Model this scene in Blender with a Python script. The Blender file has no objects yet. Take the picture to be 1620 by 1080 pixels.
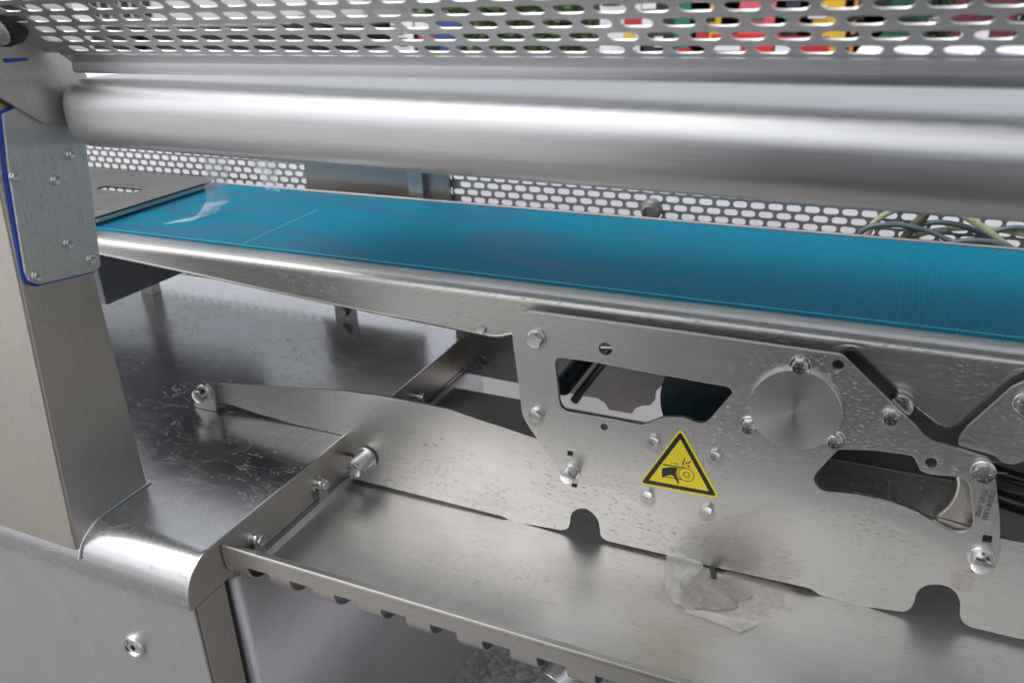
import bpy, bmesh, math, random
import numpy as np
from mathutils import Vector, Matrix, noise
random.seed(7)
S = bpy.context.scene
COL = S.collection
PI = math.pi

# ---------------------------------------------------------------- camera
FPX = 1301.138
R = np.array([[0.9125, -0.1385, 0.3850], [0.4078, 0.3823, -0.8291], [-0.0324, 0.9136, 0.4054]])
_u, _s, _v = np.linalg.svd(R); R = _u @ _v
CAM = np.array([0.0, 0.0, 0.0]) - R @ np.array([(845 - 810) / FPX * .79, -(537 - 540) / FPX * .79, -.79])
cd = bpy.data.cameras.new('camera'); cam = bpy.data.objects.new('camera', cd); COL.objects.link(cam)
cd.sensor_width = 22.3; cd.lens = 22.3 * FPX / 1620
cd.clip_start = .01; cd.clip_end = 600
M4 = Matrix([list(R[0]) + [CAM[0]], list(R[1]) + [CAM[1]], list(R[2]) + [CAM[2]], [0, 0, 0, 1]])
cam.matrix_world = M4
cd.dof.use_dof = True; cd.dof.focus_distance = .80; cd.dof.aperture_fstop = 5.0
S.camera = cam

def un(u, v, ax, val):                      # point of the plane ax=val seen at photo pixel (u, v)
    r = R @ np.array([(u - 810) / FPX, -(v - 540) / FPX, -1.0]); i = 'xyz'.index(ax)
    p = CAM + (val - CAM[i]) / r[i] * r
    return Vector(p)
def xz(y, pts): return [(un(u, v, 'y', y).x, un(u, v, 'y', y).z) for u, v in pts]

# ---------------------------------------------------------------- world and sun
SUN_EL, SUN_AZ = math.radians(58), math.radians(228)
w = bpy.data.worlds.new('World'); S.world = w; w.use_nodes = True
nt = w.node_tree; nt.nodes.clear()
sky = nt.nodes.new('ShaderNodeTexSky'); sky.sky_type = 'NISHITA'; sky.sun_disc = False
sky.sun_elevation = SUN_EL; sky.sun_rotation = SUN_AZ; sky.dust_density = 4; sky.air_density = 1.2
hs = nt.nodes.new('ShaderNodeHueSaturation'); hs.inputs['Saturation'].default_value = .22
bg = nt.nodes.new('ShaderNodeBackground'); bg.inputs[1].default_value = .15
wo = nt.nodes.new('ShaderNodeOutputWorld')
nt.links.new(sky.outputs[0], hs.inputs['Color']); nt.links.new(hs.outputs[0], bg.inputs[0]); nt.links.new(bg.outputs[0], wo.inputs[0])
sl = bpy.data.lights.new('sun', 'SUN'); sl.energy = .45; sl.angle = math.radians(40); sl.color = (1, .975, .94)
so = bpy.data.objects.new('sun', sl); COL.objects.link(so)
sd = Vector((math.sin(SUN_AZ) * math.cos(SUN_EL), math.cos(SUN_AZ) * math.cos(SUN_EL), math.sin(SUN_EL)))
so.rotation_euler = sd.to_track_quat('Z', 'Y').to_euler()
S.view_settings.view_transform = 'Standard'; S.view_settings.look = 'None'; S.view_settings.gamma = 1
S.view_settings.exposure = 0.45
S.cycles.max_bounces = 10; S.cycles.glossy_bounces = 6; S.cycles.transparent_max_bounces = 8

# ---------------------------------------------------------------- materials
class G:
    def __init__(s, name):
        s.m = bpy.data.materials.new(name); s.m.use_nodes = True; s.t = s.m.node_tree
        s.b = s.t.nodes['Principled BSDF']; s.tc = s.n('ShaderNodeTexCoord')
    def n(s, k, **kw):
        x = s.t.nodes.new(k)
        for a, b in kw.items(): setattr(x, a, b)
        return x
    def l(s, a, b): s.t.links.new(a, b)
    def val(s, x, sock):
        if hasattr(x, 'is_output'): s.l(x, sock)
        else: sock.default_value = x
    def noise(s, scale=(1, 1, 1), sc=1, det=3, rough=.5, dist=0, off=(0, 0, 0), vec=None):
        mp = s.n('ShaderNodeMapping'); mp.inputs['Scale'].default_value = scale; mp.inputs['Location'].default_value = off
        s.l(vec or s.tc.outputs['Object'], mp.inputs[0])
        n = s.n('ShaderNodeTexNoise'); n.inputs['Scale'].default_value = sc; n.inputs['Detail'].default_value = det
        n.inputs['Roughness'].default_value = rough; n.inputs['Distortion'].default_value = dist
        s.l(mp.outputs[0], n.inputs['Vector']); return n.outputs['Fac']
    def rng(s, x, a, b, c=0, d=1):
        n = s.n('ShaderNodeMapRange'); n.interpolation_type = 'SMOOTHSTEP'
        s.l(x, n.inputs[0])
        for i, k in enumerate((a, b, c, d)): n.inputs[i + 1].default_value = k
        return n.outputs[0]
    def math(s, op, a, b=0.0, c=None):
        n = s.n('ShaderNodeMath', operation=op); s.val(a, n.inputs[0]); s.val(b, n.inputs[1])
        if c is not None: s.val(c, n.inputs[2])
        return n.outputs[0]
    def mix(s, f, a, b):
        n = s.n('ShaderNodeMix', data_type='RGBA'); s.val(f, n.inputs[0])
        for q, k in ((a, 6), (b, 7)):
            if isinstance(q, tuple): n.inputs[k].default_value = (*q[:3], 1)
            else: s.l(q, n.inputs[k])
        return n.outputs[2]
    def bump(s, h, st=.2, dist=.001, prev=None):
        n = s.n('ShaderNodeBump'); n.inputs['Strength'].default_value = st; n.inputs['Distance'].default_value = dist
        s.l(h, n.inputs['Height'])
        if prev: s.l(prev, n.inputs['Normal'])
        return n.outputs[0]

def steel(name, col=(.60, .585, .56), rough=.32, grain='x', light=0.0, dark=.5, wet=0.0, stain=None, bumpk=.12, metal=1.0, seed=0, smear=.5, ringo=None):
    col = (col[0] * .965, col[1] * .985, col[2] * 1.02)
    g = G(name); k = 'xyz'.index(grain)
    sc = [900, 900, 900]; sc[k] = 14
    fine = g.noise(tuple(sc), 1, 4, .6, off=(seed, seed * 2, 0))
    sc2 = [60, 60, 60]; sc2[k] = 6
    mid = g.noise(tuple(sc2), 1, 4, .6, off=(seed, 0, seed))
    big = g.noise((7, 7, 7), 1, 4, .55, .4, off=(seed, 3, seed))
    base = g.mix(g.rng(fine, .3, .7), tuple(c * .93 for c in col), tuple(min(1, c * 1.05) for c in col))
    base = g.mix(g.math('MULTIPLY', g.rng(mid, .35, .75), .25 * smear), base, tuple(c * .8 for c in col))
    base = g.mix(g.math('MULTIPLY', g.rng(big, .4, .7), .25 * smear), base, (col[0] * .86, col[1] * .82, col[2] * .76))
    rr = g.math('ADD', g.math('MULTIPLY', fine, .10), rough - .05)
    rr = g.math('ADD', rr, g.math('MULTIPLY', g.rng(big, .35, .7), .12 * smear))
    met = metal
    # short dark dried-water marks along the grain
    if dark:
        s3 = [480, 480, 480]; s3[k] = 150
        d = g.noise(tuple(s3), 1, 3, .6, off=(seed, 9, seed))
        dm = g.math('MULTIPLY', g.rng(d, .57, .65), g.rng(big, .36, .55))
        base = g.mix(g.math('MULTIPLY', dm, dark * .8), base, (col[0] * .55, col[1] * .52, col[2] * .48))
        rr = g.math('ADD', rr, g.math('MULTIPLY', dm, .15))
    if light:
        s4 = [800, 800, 800]; s4[k] = 190
        d = g.noise(tuple(s4), 1, 2, .5, off=(5, seed, 2))
        b2 = g.noise((5, 5, 5), 1, 2, .5, off=(seed + 4, 1, 1))
        lm = g.math('MULTIPLY', g.math('MULTIPLY', g.rng(d, .58, .66), g.rng(b2, .38, .60)), light)
        base = g.mix(lm, base, (.75, .74, .72)); met = g.math('SUBTRACT', metal, g.math('MULTIPLY', lm, .8))
        rr = g.math('ADD', rr, g.math('MULTIPLY', lm, .3))
    prev = g.bump(fine, bumpk, .0004)
    # slight sheet waviness
    wav = g.noise((9, 9, 9), 1, 1, .4, off=(seed, seed, 7)); prev = g.bump(wav, .15, .004, prev)
    if wet:
        n1 = g.noise((26, 52, 40), 1, 3, .5, .8, off=(seed, 2, 1)); a = g.math('ABSOLUTE', g.math('SUBTRACT', n1, .52))
        line = g.rng(a, .0, .011, 1, 0)
        reg = g.rng(g.noise((6, 6, 6), 1, 2, .5, off=(2, seed, 4)), .36, .55)
        film = g.math('MULTIPLY', g.rng(n1, .50, .54), reg)
        lm = g.math('MULTIPLY', line, reg)
        base = g.mix(g.math('MULTIPLY', lm, .85 * wet), base, (.36, .36, .36)); met = g.math('SUBTRACT', metal, g.math('MULTIPLY', lm, .75))
        rr = g.math('SUBTRACT', rr, g.math('MULTIPLY', film, .015))
        haz = g.rng(g.noise((30, 150, 60), 1, 4, .7, off=(1, 1, seed)), .55, .75)
        base = g.mix(g.math('MULTIPLY', haz, .2), base, (.75, .74, .72)); rr = g.math('ADD', rr, g.math('MULTIPLY', haz, .06))
    if stain:
        for (cx, cy, cz, rad, colr, amt, ragged) in stain:
            vm = g.n('ShaderNodeVectorMath', operation='DISTANCE'); g.l(g.tc.outputs['Object'], vm.inputs[0]); vm.inputs[1].default_value = (cx, cy, cz)
            nn = g.noise((55, 55, 55), 1, 4, .65, off=(cx * 9, cy * 9, 3))
            dd = g.math('ADD', vm.outputs['Value'], g.math('MULTIPLY', g.math('SUBTRACT', nn, .5), ragged))
            mk = g.rng(dd, rad * .8, rad, 1, 0)
            sp = g.rng(g.noise((260, 260, 260), 1, 3, .7, off=(3, 3, 3)), .3, .65)
            mk = g.math('MULTIPLY', mk, g.math('MULTIPLY_ADD', sp, amt * .6, amt * .4))
            base = g.mix(mk, base, colr)
            if not hasattr(met, 'is_output'): met = g.math('SUBTRACT', met, g.math('MULTIPLY', mk, .8))
            else: met = g.math('SUBTRACT', met, g.math('MULTIPLY', mk, .8))
            rr = g.math('ADD', rr, g.math('MULTIPLY', mk, .25))
    g.l(base, g.b.inputs['Base Color']); g.val(met, g.b.inputs['Metallic'])
    cl = g.n('ShaderNodeClamp'); g.l(rr, cl.inputs[0]); cl.inputs[1].default_value = .08; cl.inputs[2].default_value = .9
    g.l(cl.outputs[0], g.b.inputs['Roughness']); g.l(prev, g.b.inputs['Normal'])
    return g.m

def simple(name, col, rough=.5, metal=0.0, var=.15, sc=60, bumpk=.1, alpha=None, trans=0.0, spec=.5):
    g = G(name); n = g.noise((1, 1, 1), sc, 4, .6)
    g.l(g.mix(g.rng(n, .3, .7), tuple(c * (1 - var) for c in col), tuple(min(1, c * (1 + var)) for c in col)), g.b.inputs['Base Color'])
    g.b.inputs['Metallic'].default_value = metal
    g.l(g.math('MULTIPLY_ADD', n, .15, rough - .07), g.b.inputs['Roughness'])
    g.l(g.bump(n, bumpk, .002 if sc < 100 else .0005), g.b.inputs['Normal'])
    if alpha is not None: g.b.inputs['Alpha'].default_value = alpha
    g.b.inputs['Transmission Weight'].default_value = trans
    g.b.inputs['Specular IOR Level'].default_value = spec
    return g.m

TRAYZ = -.2242
film_c = un(1140, 945, 'z', TRAYZ)
M = {}
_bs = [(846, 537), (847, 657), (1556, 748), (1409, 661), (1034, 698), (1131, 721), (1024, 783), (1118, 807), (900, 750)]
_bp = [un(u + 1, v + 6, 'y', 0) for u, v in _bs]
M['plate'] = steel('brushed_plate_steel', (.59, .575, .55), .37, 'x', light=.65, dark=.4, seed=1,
                   stain=[(un(1562, 905, 'y', 0).x, 0, un(1562, 905, 'y', 0).z, .012, (.30, .16, .07), .45, .03)] + [(p.x, 0, p.z, .0095, (.20, .16, .12), .28, .008) for p in _bp])  # bolt rings mix rust stain with painted contact shadow
M['panel'] = steel('brushed_side_panel_steel', (.64, .62, .58), .38, 'x', light=.25, dark=.6, seed=3,
                   stain=[(un(1525, 920, 'y', .005).x, .004, un(1525, 920, 'y', .005).z, .010, (.32, .20, .10), .4, .03)])
M['rail'] = steel('conveyor_rail_steel', (.62, .60, .56), .34, 'x', light=.5, dark=.6, seed=5)
M['deck'] = steel('wet_deck_steel', (.56, .56, .565), .22, 'y', light=0, dark=0, wet=1.0, seed=2)
M['post'] = steel('post_steel', (.62, .575, .515), .36, 'z', light=.15, dark=.25, seed=6)
M['cab'] = steel('cabinet_steel', (.58, .57, .56), .46, 'z', light=.1, dark=.3, seed=8)
fs = (film_c.x, film_c.y, film_c.z)
M['tray'] = steel('drip_tray_steel', (.62, .60, .57), .36, 'x', light=.1, dark=.35, seed=9,
                  stain=[(fs[0] + .028, fs[1] + .022, fs[2], .040, (.30, .24, .19), .55, .05),
                         (fs[0] - .035, fs[1] - .012, fs[2], .026, (.36, .33, .30), .6, .03),
                         (fs[0] + .0, fs[1] - .030, fs[2], .03, (.38, .34, .30), .45, .05)])
M['hood'] = steel('hood_steel', (.67, .665, .66), .37, 'x', light=0, dark=0, seed=11, smear=.12, bumpk=.06)
M['guard'] = steel('perforated_guard_steel', (.56, .545, .53), .40, 'x', dark=.1, seed=12, smear=.3)
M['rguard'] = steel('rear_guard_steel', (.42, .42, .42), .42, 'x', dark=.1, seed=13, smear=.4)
M['seal_plate'] = steel('gasketed_plate_steel', (.66, .66, .63), .48, 'z', dark=.4, seed=14)
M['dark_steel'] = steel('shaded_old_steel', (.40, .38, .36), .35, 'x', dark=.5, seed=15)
M['bolt'] = steel('bolt_steel', (.74, .72, .69), .22, 'x', dark=.2, seed=16, bumpk=.06, smear=.2)
M['blue_edge'] = steel('sheet_edge_steel', (.16, .20, .23), .35, 'x', dark=0, seed=17)
M['blue'] = simple('blue_sealant', (.01, .07, .45), .4, sc=300)
M['black'] = simple('black_rubber', (.012, .012, .012), .45, sc=300)
M['hole_black'] = simple('shade_black', (.006, .006, .006), .6, sc=300)  # black standing in for shade inside gaps, slots and holes
M['yellow'] = simple('sticker_yellow', (.80, .66, .03), .38, var=.04, sc=30, bumpk=.02)
M['ink'] = simple('sticker_black', (.012, .012, .012), .4, var=.05, sc=30, bumpk=.02)
M['etch'] = simple('laser_etching', (.10, .075, .055), .6, sc=900)
M['marker'] = simple('marker_ink', (.05, .035, .07), .5, sc=900)
M['cable'] = simple('grey_cable_jacket', (.085, .115, .135), .38, var=.1, sc=120)
M['hose'] = simple('clear_green_hose', (.50, .52, .34), .25, var=.08, sc=120, trans=.35)
M['black_cable'] = simple('black_cable', (.01, .01, .012), .3, sc=200)
M['housing'] = simple('grey_painted_housing', (.15, .165, .175), .35, metal=.3, var=.06, sc=20)
M['film'] = simple('clear_plastic_film', (.80, .80, .83), .16, alpha=.38, sc=40, bumpk=.4)
M['white'] = simple('white_wrap', (.80, .79, .83), .5, var=.04, sc=6, bumpk=.3)

def belt_mat():
    g = G('blue_textured_belt')
    sx = g.n('ShaderNodeSeparateXYZ'); g.l(g.tc.outputs['Object'], sx.inputs[0])
    big = g.noise((4, 11, 1), 1, 5, .6, 1.0); wet = g.math('MULTIPLY', g.rng(big, .47, .55), g.rng(sx.outputs[0], -.05, .42, 1, 0))
    k = 2 * PI / .0028
    a = g.math('SINE', g.math('MULTIPLY', g.math('ADD', sx.outputs[0], sx.outputs[1]), k * .72))
    b = g.math('SINE', g.math('MULTIPLY', g.math('SUBTRACT', sx.outputs[0], sx.outputs[1]), k * .72))
    h = g.math('MULTIPLY', a, b)
    col = g.mix(g.rng(h, -.6, .6), (.0, .105, .20), (.001, .34, .52))
    col = g.mix(g.math('MULTIPLY', wet, .50), col, (.0, .06, .14))
    g.l(col, g.b.inputs['Base Color'])
    r1 = g.math('MULTIPLY_ADD', wet, -.20, .58); g.l(r1, g.b.inputs['Roughness'])
    bp = g.n('ShaderNodeBump'); bp.inputs['Distance'].default_value = .0009
    g.l(g.math('MULTIPLY_ADD', wet, -.35, .75), bp.inputs['Strength']); g.l(h, bp.inputs['Height'])
    g.l(bp.outputs[0], g.b.inputs['Normal']); g.b.inputs['Specular IOR Level'].default_value = .12
    return g.m
M['belt'] = belt_mat()
M['belt_edge'] = simple('blue_belt_edge', (.0, .34, .52), .4, var=.1, sc=400)  # lighter blue stands for light coming through the translucent edge
M['belt_dark'] = simple('shadowed_belt', (.003, .014, .020), .4, var=.15, sc=100)  # belt colour darkened for the shadow under the conveyor

def disc_mat(c):
    g = G('turned_disc_steel')
    vm = g.n('ShaderNodeVectorMath', operation='SUBTRACT'); g.l(g.tc.outputs['Object'], vm.inputs[0]); vm.inputs[1].default_value = c
    ln = g.n('ShaderNodeVectorMath', operation='LENGTH'); g.l(vm.outputs[0], ln.inputs[0])
    cb = g.n('ShaderNodeCombineXYZ'); g.l(g.math('MULTIPLY', ln.outputs['Value'], 2500.0), cb.inputs[0])
    n = g.n('ShaderNodeTexNoise'); n.inputs['Scale'].default_value = 1; g.l(cb.outputs[0], n.inputs['Vector'])
    g.l(g.mix(n.outputs['Fac'], (.74, .74, .73), (.86, .86, .85)), g.b.inputs['Base Color'])
    g.b.inputs['Metallic'].default_value = 1; g.b.inputs['Roughness'].default_value = .27
    g.b.inputs['Anisotropic'].default_value = .95
    tg = g.n('ShaderNodeTangent'); tg.direction_type = 'RADIAL'; tg.axis = 'Y'
    # tangent runs round the disc's own centre, so the disc mesh is built about its origin
    g.l(tg.outputs[0], g.b.inputs['Tangent'])
    g.l(g.bump(n.outputs['Fac'], .12, .0003), g.b.inputs['Normal'])
    return g.m
M['disc'] = disc_mat((0, 0, 0))

def ground_mat():
    g = G('asphalt_with_aggregate')
    v = g.n('ShaderNodeTexVoronoi'); v.inputs['Scale'].default_value = 110; g.l(g.tc.outputs['Object'], v.inputs['Vector'])
    n = g.noise((1, 1, 1), 3, 4, .6); f = g.noise((1, 1, 1), 240, 3, .6)
    c = g.mix(g.rng(v.outputs['Color'], .2, .85), (.15, .145, .14), (.42, .40, .39))
    c = g.mix(g.rng(f, .45, .65), c, (.20, .19, .185))
    c = g.mix(g.rng(n, .35, .7), c, (.30, .29, .28))
    g.l(c, g.b.inputs['Base Color']); g.b.inputs['Roughness'].default_value = .85
    g.l(g.bump(v.outputs['Distance'], .7, .006), g.b.inputs['Normal'])
    return g.m
M['ground'] = ground_mat()

# ---------------------------------------------------------------- helpers
def finish(me, sharp=35):
    for p in me.polygons: p.use_smooth = True
    me.set_sharp_from_angle(angle=math.radians(sharp))
def tag(o, label=None, cat=None, group=None, kind=None):
    for k, v in (('label', label), ('category', cat), ('group', group), ('kind', kind)):
        if v: o[k] = v
    return o
class Thing:
    def __init__(s, name, label, cat, loc=(0, 0, 0), group=None):
        s.o = bpy.data.objects.new(name, None); COL.objects.link(s.o); s.o.location = loc; s.o.empty_display_size = .05
        tag(s.o, label, cat, group); s.loc = Vector(loc)
def link(name, me, mat, parent=None, label=None, loc=(0, 0, 0)):
    """mesh in scene coordinates, or about its own origin when loc is given"""
    o = bpy.data.objects.new(name, me); COL.objects.link(o)
    if mat is not None and not me.materials: me.materials.append(mat)
    if isinstance(parent, Thing): o.parent = parent.o; o.location = Vector(loc) - parent.loc
    elif parent is not None:
        o.parent = parent; o.location = Vector(loc)   # parent part sits at the scene origin
        if parent.get('_own'): o.location = Vector(loc) - Vector(parent['_own'])
    else: o.location = loc
    if label: o['label'] = label
    if me.get('wn'):
        md = o.modifiers.new('wn', 'WEIGHTED_NORMAL'); md.weight = 90; md.keep_sharp = True
    return o
def mesh(bm, sharp=35):
    bmesh.ops.recalc_face_normals(bm, faces=bm.faces)
    me = bpy.data.meshes.new('m'); bm.to_mesh(me); bm.free(); finish(me, sharp); return me
def box(bm, x0, x1, y0, y1, z0, z1, bev=0):
    r = bmesh.ops.create_cube(bm, size=1); vs = r['verts']
    for v in vs: v.co = Vector((x0 + (v.co.x + .5) * (x1 - x0), y0 + (v.co.y + .5) * (y1 - y0), z0 + (v.co.z + .5) * (z1 - z0)))
    if bev:
        es = list({e for v in vs for e in v.link_edges})
        bmesh.ops.bevel(bm, geom=es, offset=bev, segments=2, affect='EDGES', profile=.5)
    return vs
def boxmesh(*a, bev=.001):
    bm = bmesh.new(); box(bm, *a, bev=bev); me = mesh(bm); me['wn'] = 1; return me
def rounded(pts, r):
    """round the corners of a closed outline; r one radius or one per point"""
    out = []; n = len(pts)
    for i, p in enumerate(pts):
        rr = r[i] if isinstance(r, (list, tuple)) else r
        a, b, c = Vector(pts[i - 1]), Vector(p), Vector(pts[(i + 1) % n])
        d1, d2 = (a - b), (c - b); l1, l2 = d1.length, d2.length
        if rr <= 0 or l1 < 1e-6 or l2 < 1e-6: out.append(tuple(b)); continue
        d1 /= l1; d2 /= l2; ang = d1.angle(d2)
        if ang > math.radians(172): out.append(tuple(b)); continue
        t = min(rr / math.tan(ang / 2), l1 * .48, l2 * .48)
        p0, p1 = b + d1 * t, b + d2 * t
        for k in range(6):
            s_ = k / 5; q = p0 * (1 - s_) ** 2 + b * 2 * s_ * (1 - s_) + p1 * s_ * s_
            out.append(tuple(q))
    return out
def smooth_loop(pts, n=4):
    out = []; m = len(pts)
    for i in range(m):
        p0, p1, p2, p3 = [Vector(pts[(i + k) % m]) for k in (-1, 0, 1, 2)]
        for k in range(n):
            t = k / n
            out.append(tuple(.5 * ((2 * p1) + (p2 - p0) * t + (2 * p0 - 5 * p1 + 4 * p2 - p3) * t * t + (3 * p1 - p0 - 3 * p2 + p3) * t ** 3)))
    return out
def smooth_sel(pts, lim=.022, n=4):
    out = []; m = len(pts)
    for i in range(m):
        p0, p1, p2, p3 = [Vector(pts[(i + k) % m]) for k in (-1, 0, 1, 2)]
        L = (p2 - p1).length; out.append(tuple(p1))
        if L > lim: continue
        t1 = (p1 - p0).normalized() + (p2 - p1).normalized(); t2 = (p2 - p1).normalized() + (p3 - p2).normalized()
        a1 = (p1 - p0).angle(p2 - p1); a2 = (p2 - p1).angle(p3 - p2)
        T1 = t1.normalized() * L if a1 < 1.2 else (p2 - p1); T2 = t2.normalized() * L if a2 < 1.2 else (p2 - p1)
        for k in range(1, n):
            t = k / n; h = (2 * t ** 3 - 3 * t * t + 1, t ** 3 - 2 * t * t + t, -2 * t ** 3 + 3 * t * t, t ** 3 - t * t)
            out.append(tuple(p1 * h[0] + T1 * h[1] + p2 * h[2] + T2 * h[3]))
    return out
def circle(c, r, n=28): return [(c[0] + r * math.cos(2 * PI * k / n), c[1] + r * math.sin(2 * PI * k / n)) for k in range(n)]
def sheet(loops, yf, th, bev=.0004, map_=None):
    """flat sheet with holes: loops in (x, z); front face at y = yf, th deep"""
    cu = bpy.data.curves.new('c', 'CURVE'); cu.dimensions = '2D'; cu.fill_mode = 'BOTH'
    for lp in loops:
        s = cu.splines.new('POLY'); s.points.add(len(lp) - 1); s.use_cyclic_u = True
        for q, p in zip(s.points, lp): q.co = (p[0] * 100, p[1] * 100, 0, 1)
    cu.extrude = (th / 2 - bev) * 100; cu.bevel_depth = bev * 100; cu.bevel_resolution = 1 if bev < .002 else 4; cu.offset = -bev * 100
    o = bpy.data.objects.new('c', cu); COL.objects.link(o)
    bpy.context.view_layer.update()
    me = bpy.data.meshes.new_from_object(o.evaluated_get(bpy.context.evaluated_depsgraph_get()))
    bpy.data.objects.remove(o); bpy.data.curves.remove(cu)
    for v in me.vertices:
        x, y, z = v.co / 100; v.co = (x, yf + th / 2 - z, y)
        if map_: v.co = map_(Vector(v.co))
    bm = bmesh.new(); bm.from_mesh(me); bmesh.ops.remove_doubles(bm, verts=bm.verts, dist=1e-6); bm.to_mesh(me); bm.free()
    me.materials.clear(); finish(me, 30); me['wn'] = 1; return me
def lathe(prof, n=32, axis='y'):
    """prof: (radius, height) list; axis direction: height along -y (or +x)"""
    bm = bmesh.new(); rings = []
    for r, h in prof:
        ring = []
        for k in range(n):
            a = 2 * PI * k / n
            p = (r * math.cos(a), -h, r * math.sin(a)) if axis == 'y' else ((h, r * math.cos(a), r * math.sin(a)) if axis == 'x' else (r * math.cos(a), r * math.sin(a), h))
            ring.append(bm.verts.new(p))
        rings.append(ring)
    for a, b in zip(rings, rings[1:]):
        for k in range(n): bm.faces.new((a[k], a[(k + 1) % n], b[(k + 1) % n], b[k]))
    if prof[0][0] > 1e-5: bm.faces.new(rings[0])
    if prof[-1][0] > 1e-5: bm.faces.new(rings[-1])
    bmesh.ops.remove_doubles(bm, verts=bm.verts, dist=1e-7)
    return bm
def hexbolt(af, h, washer=None, axis='y', rot=0):
    """hexagon head with chamfered top, on a washer; af = across flats"""
    bm = bmesh.new()
    if washer:
        b2 = lathe([(washer * .96, 0), (washer, .0003), (washer, .0013), (washer * .95, .0017), (0, .0017)], 28)
        me = bpy.data.meshes.new('t'); b2.to_mesh(me); b2.free(); bm.from_mesh(me)
    z0 = .0017 if washer else 0
    ap = af / 2; n = 36; rings = []
    def hx(a): a = (a - rot) % (PI / 3) - PI / 6; return ap / math.cos(a)
    for kind in range(4):
        ring = []
        for k in range(n):
            a = 2 * PI * k / n; rr = hx(a)
            if kind == 0: r_, zz = rr, 0
            elif kind == 1: r_, zz = rr, h * .92 - (rr - ap) * 1.0 - h * .06
            elif kind == 2: r_, zz = ap * .93, h
            else: r_, zz = ap * .55, h - .0003
            ring.append(bm.verts.new((r_ * math.cos(a), -(z0 + zz), r_ * math.sin(a))))
        rings.append(ring)
    for a, b in zip(rings, rings[1:]):
        for k in range(n): bm.faces.new((a[k], a[(k + 1) % n], b[(k + 1) % n], b[k]))
    bm.faces.new(rings[-1])
    # raised ring of the head marking
    for k in range(5):
        a = 2 * PI * k / 5 + .3; c = Vector((ap * .62 * math.cos(a), -(z0 + h), ap * .62 * math.sin(a)))
        r = bmesh.ops.create_cube(bm, size=1)
        mt = Matrix.Translation(c) @ Matrix.Rotation(-a, 4, 'Y') @ Matrix.Diagonal((ap * .3, .0005, ap * .1, 1))
        bmesh.ops.transform(bm, matrix=mt, verts=r['verts'])
    me = mesh(bm, 28)
    if axis == 'x': me.transform(Matrix.Rotation(PI / 2, 4, 'Z'))
    return me
def capstud(r, ln, collar=None, axis='y'):
    p = []
    if collar: p += [(collar, 0), (collar, .0022), (collar * .96, .0027)]
    p += [(r, .0027 if collar else 0), (r, ln - r * .30), (r * .93, ln - r * .12), (r * .75, ln - .0004), (r * .35, ln), (0, ln)]
    me = mesh(lathe(p, 30), 32)
    if axis == 'x': me.transform(Matrix.Rotation(PI / 2, 4, 'Z'))
    return me
def tube(pts, r, seg=10, sub=6, r2=None):
    P_ = [Vector(p) for p in pts]; path = []
    for i in range(len(P_) - 1):
        p0 = P_[max(i - 1, 0)]; p1 = P_[i]; p2 = P_[i + 1]; p3 = P_[min(i + 2, len(P_) - 1)]
        for k in range(sub):
            t = k / sub
            path.append(.5 * ((2 * p1) + (p2 - p0) * t + (2 * p0 - 5 * p1 + 4 * p2 - p3) * t * t + (3 * p1 - p0 - 3 * p2 + p3) * t ** 3))
    path.append(P_[-1]); bm = bmesh.new(); rings = []; N = None
    for i, p in enumerate(path):
        T = (path[min(i + 1, len(path) - 1)] - path[max(i - 1, 0)]).normalized()
        if N is None: N = T.orthogonal().normalized()
        N = (N - T * N.dot(T)).normalized(); B = T.cross(N)
        rings.append([bm.verts.new(p + (N * math.cos(2 * PI * k / seg) + B * math.sin(2 * PI * k / seg)) * r) for k in range(seg)])
    for a, b in zip(rings, rings[1:]):
        for k in range(seg): bm.faces.new((a[k], a[(k + 1) % seg], b[(k + 1) % seg], b[k]))
    bm.faces.new(rings[0]); bm.faces.new(rings[-1])
    return mesh(bm, 50)
def extrude_x(profile, x0, x1, th, seg=1, shrink=None):
    """open profile of (y, z) points extruded along x into a sheet of thickness th"""
    n = len(profile); nor = []
    for i in range(n):
        a = Vector(profile[max(i - 1, 0)]); b = Vector(profile[min(i + 1, n - 1)]); d = (b - a).normalized(); nor.append(Vector((-d.y, d.x)))
    cx = [x0 + (x1 - x0) * k / seg for k in range(seg + 1)] if not shrink else shrink['xs']
    bm = bmesh.new(); outer, inner = [], []
    for x in cx:
        f = shrink['f'](x) if shrink else 1.0
        c = Vector(shrink['c']) if shrink else Vector((0, 0))
        def q(p): return c + (p - c) * f
        outer.append([bm.verts.new((x, *q(Vector(p)))) for p in profile])
        inner.append([bm.verts.new((x, *q(Vector(p) - m_ * th))) for p, m_ in zip(profile, nor)])
    for i in range(len(cx) - 1):
        for j in range(n - 1):
            bm.faces.new((outer[i][j], outer[i + 1][j], outer[i + 1][j + 1], outer[i][j + 1]))
            bm.faces.new((inner[i][j], inner[i][j + 1], inner[i + 1][j + 1], inner[i + 1][j]))
        for j in (0, n - 1): bm.faces.new((outer[i][j], inner[i][j], inner[i + 1][j], outer[i + 1][j]))
    for i in (0, len(cx) - 1):
        for j in range(n - 1): bm.faces.new((outer[i][j], outer[i][j + 1], inner[i][j + 1], inner[i][j]))
    me = mesh(bm, 40); me['wn'] = 1; return me
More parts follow.
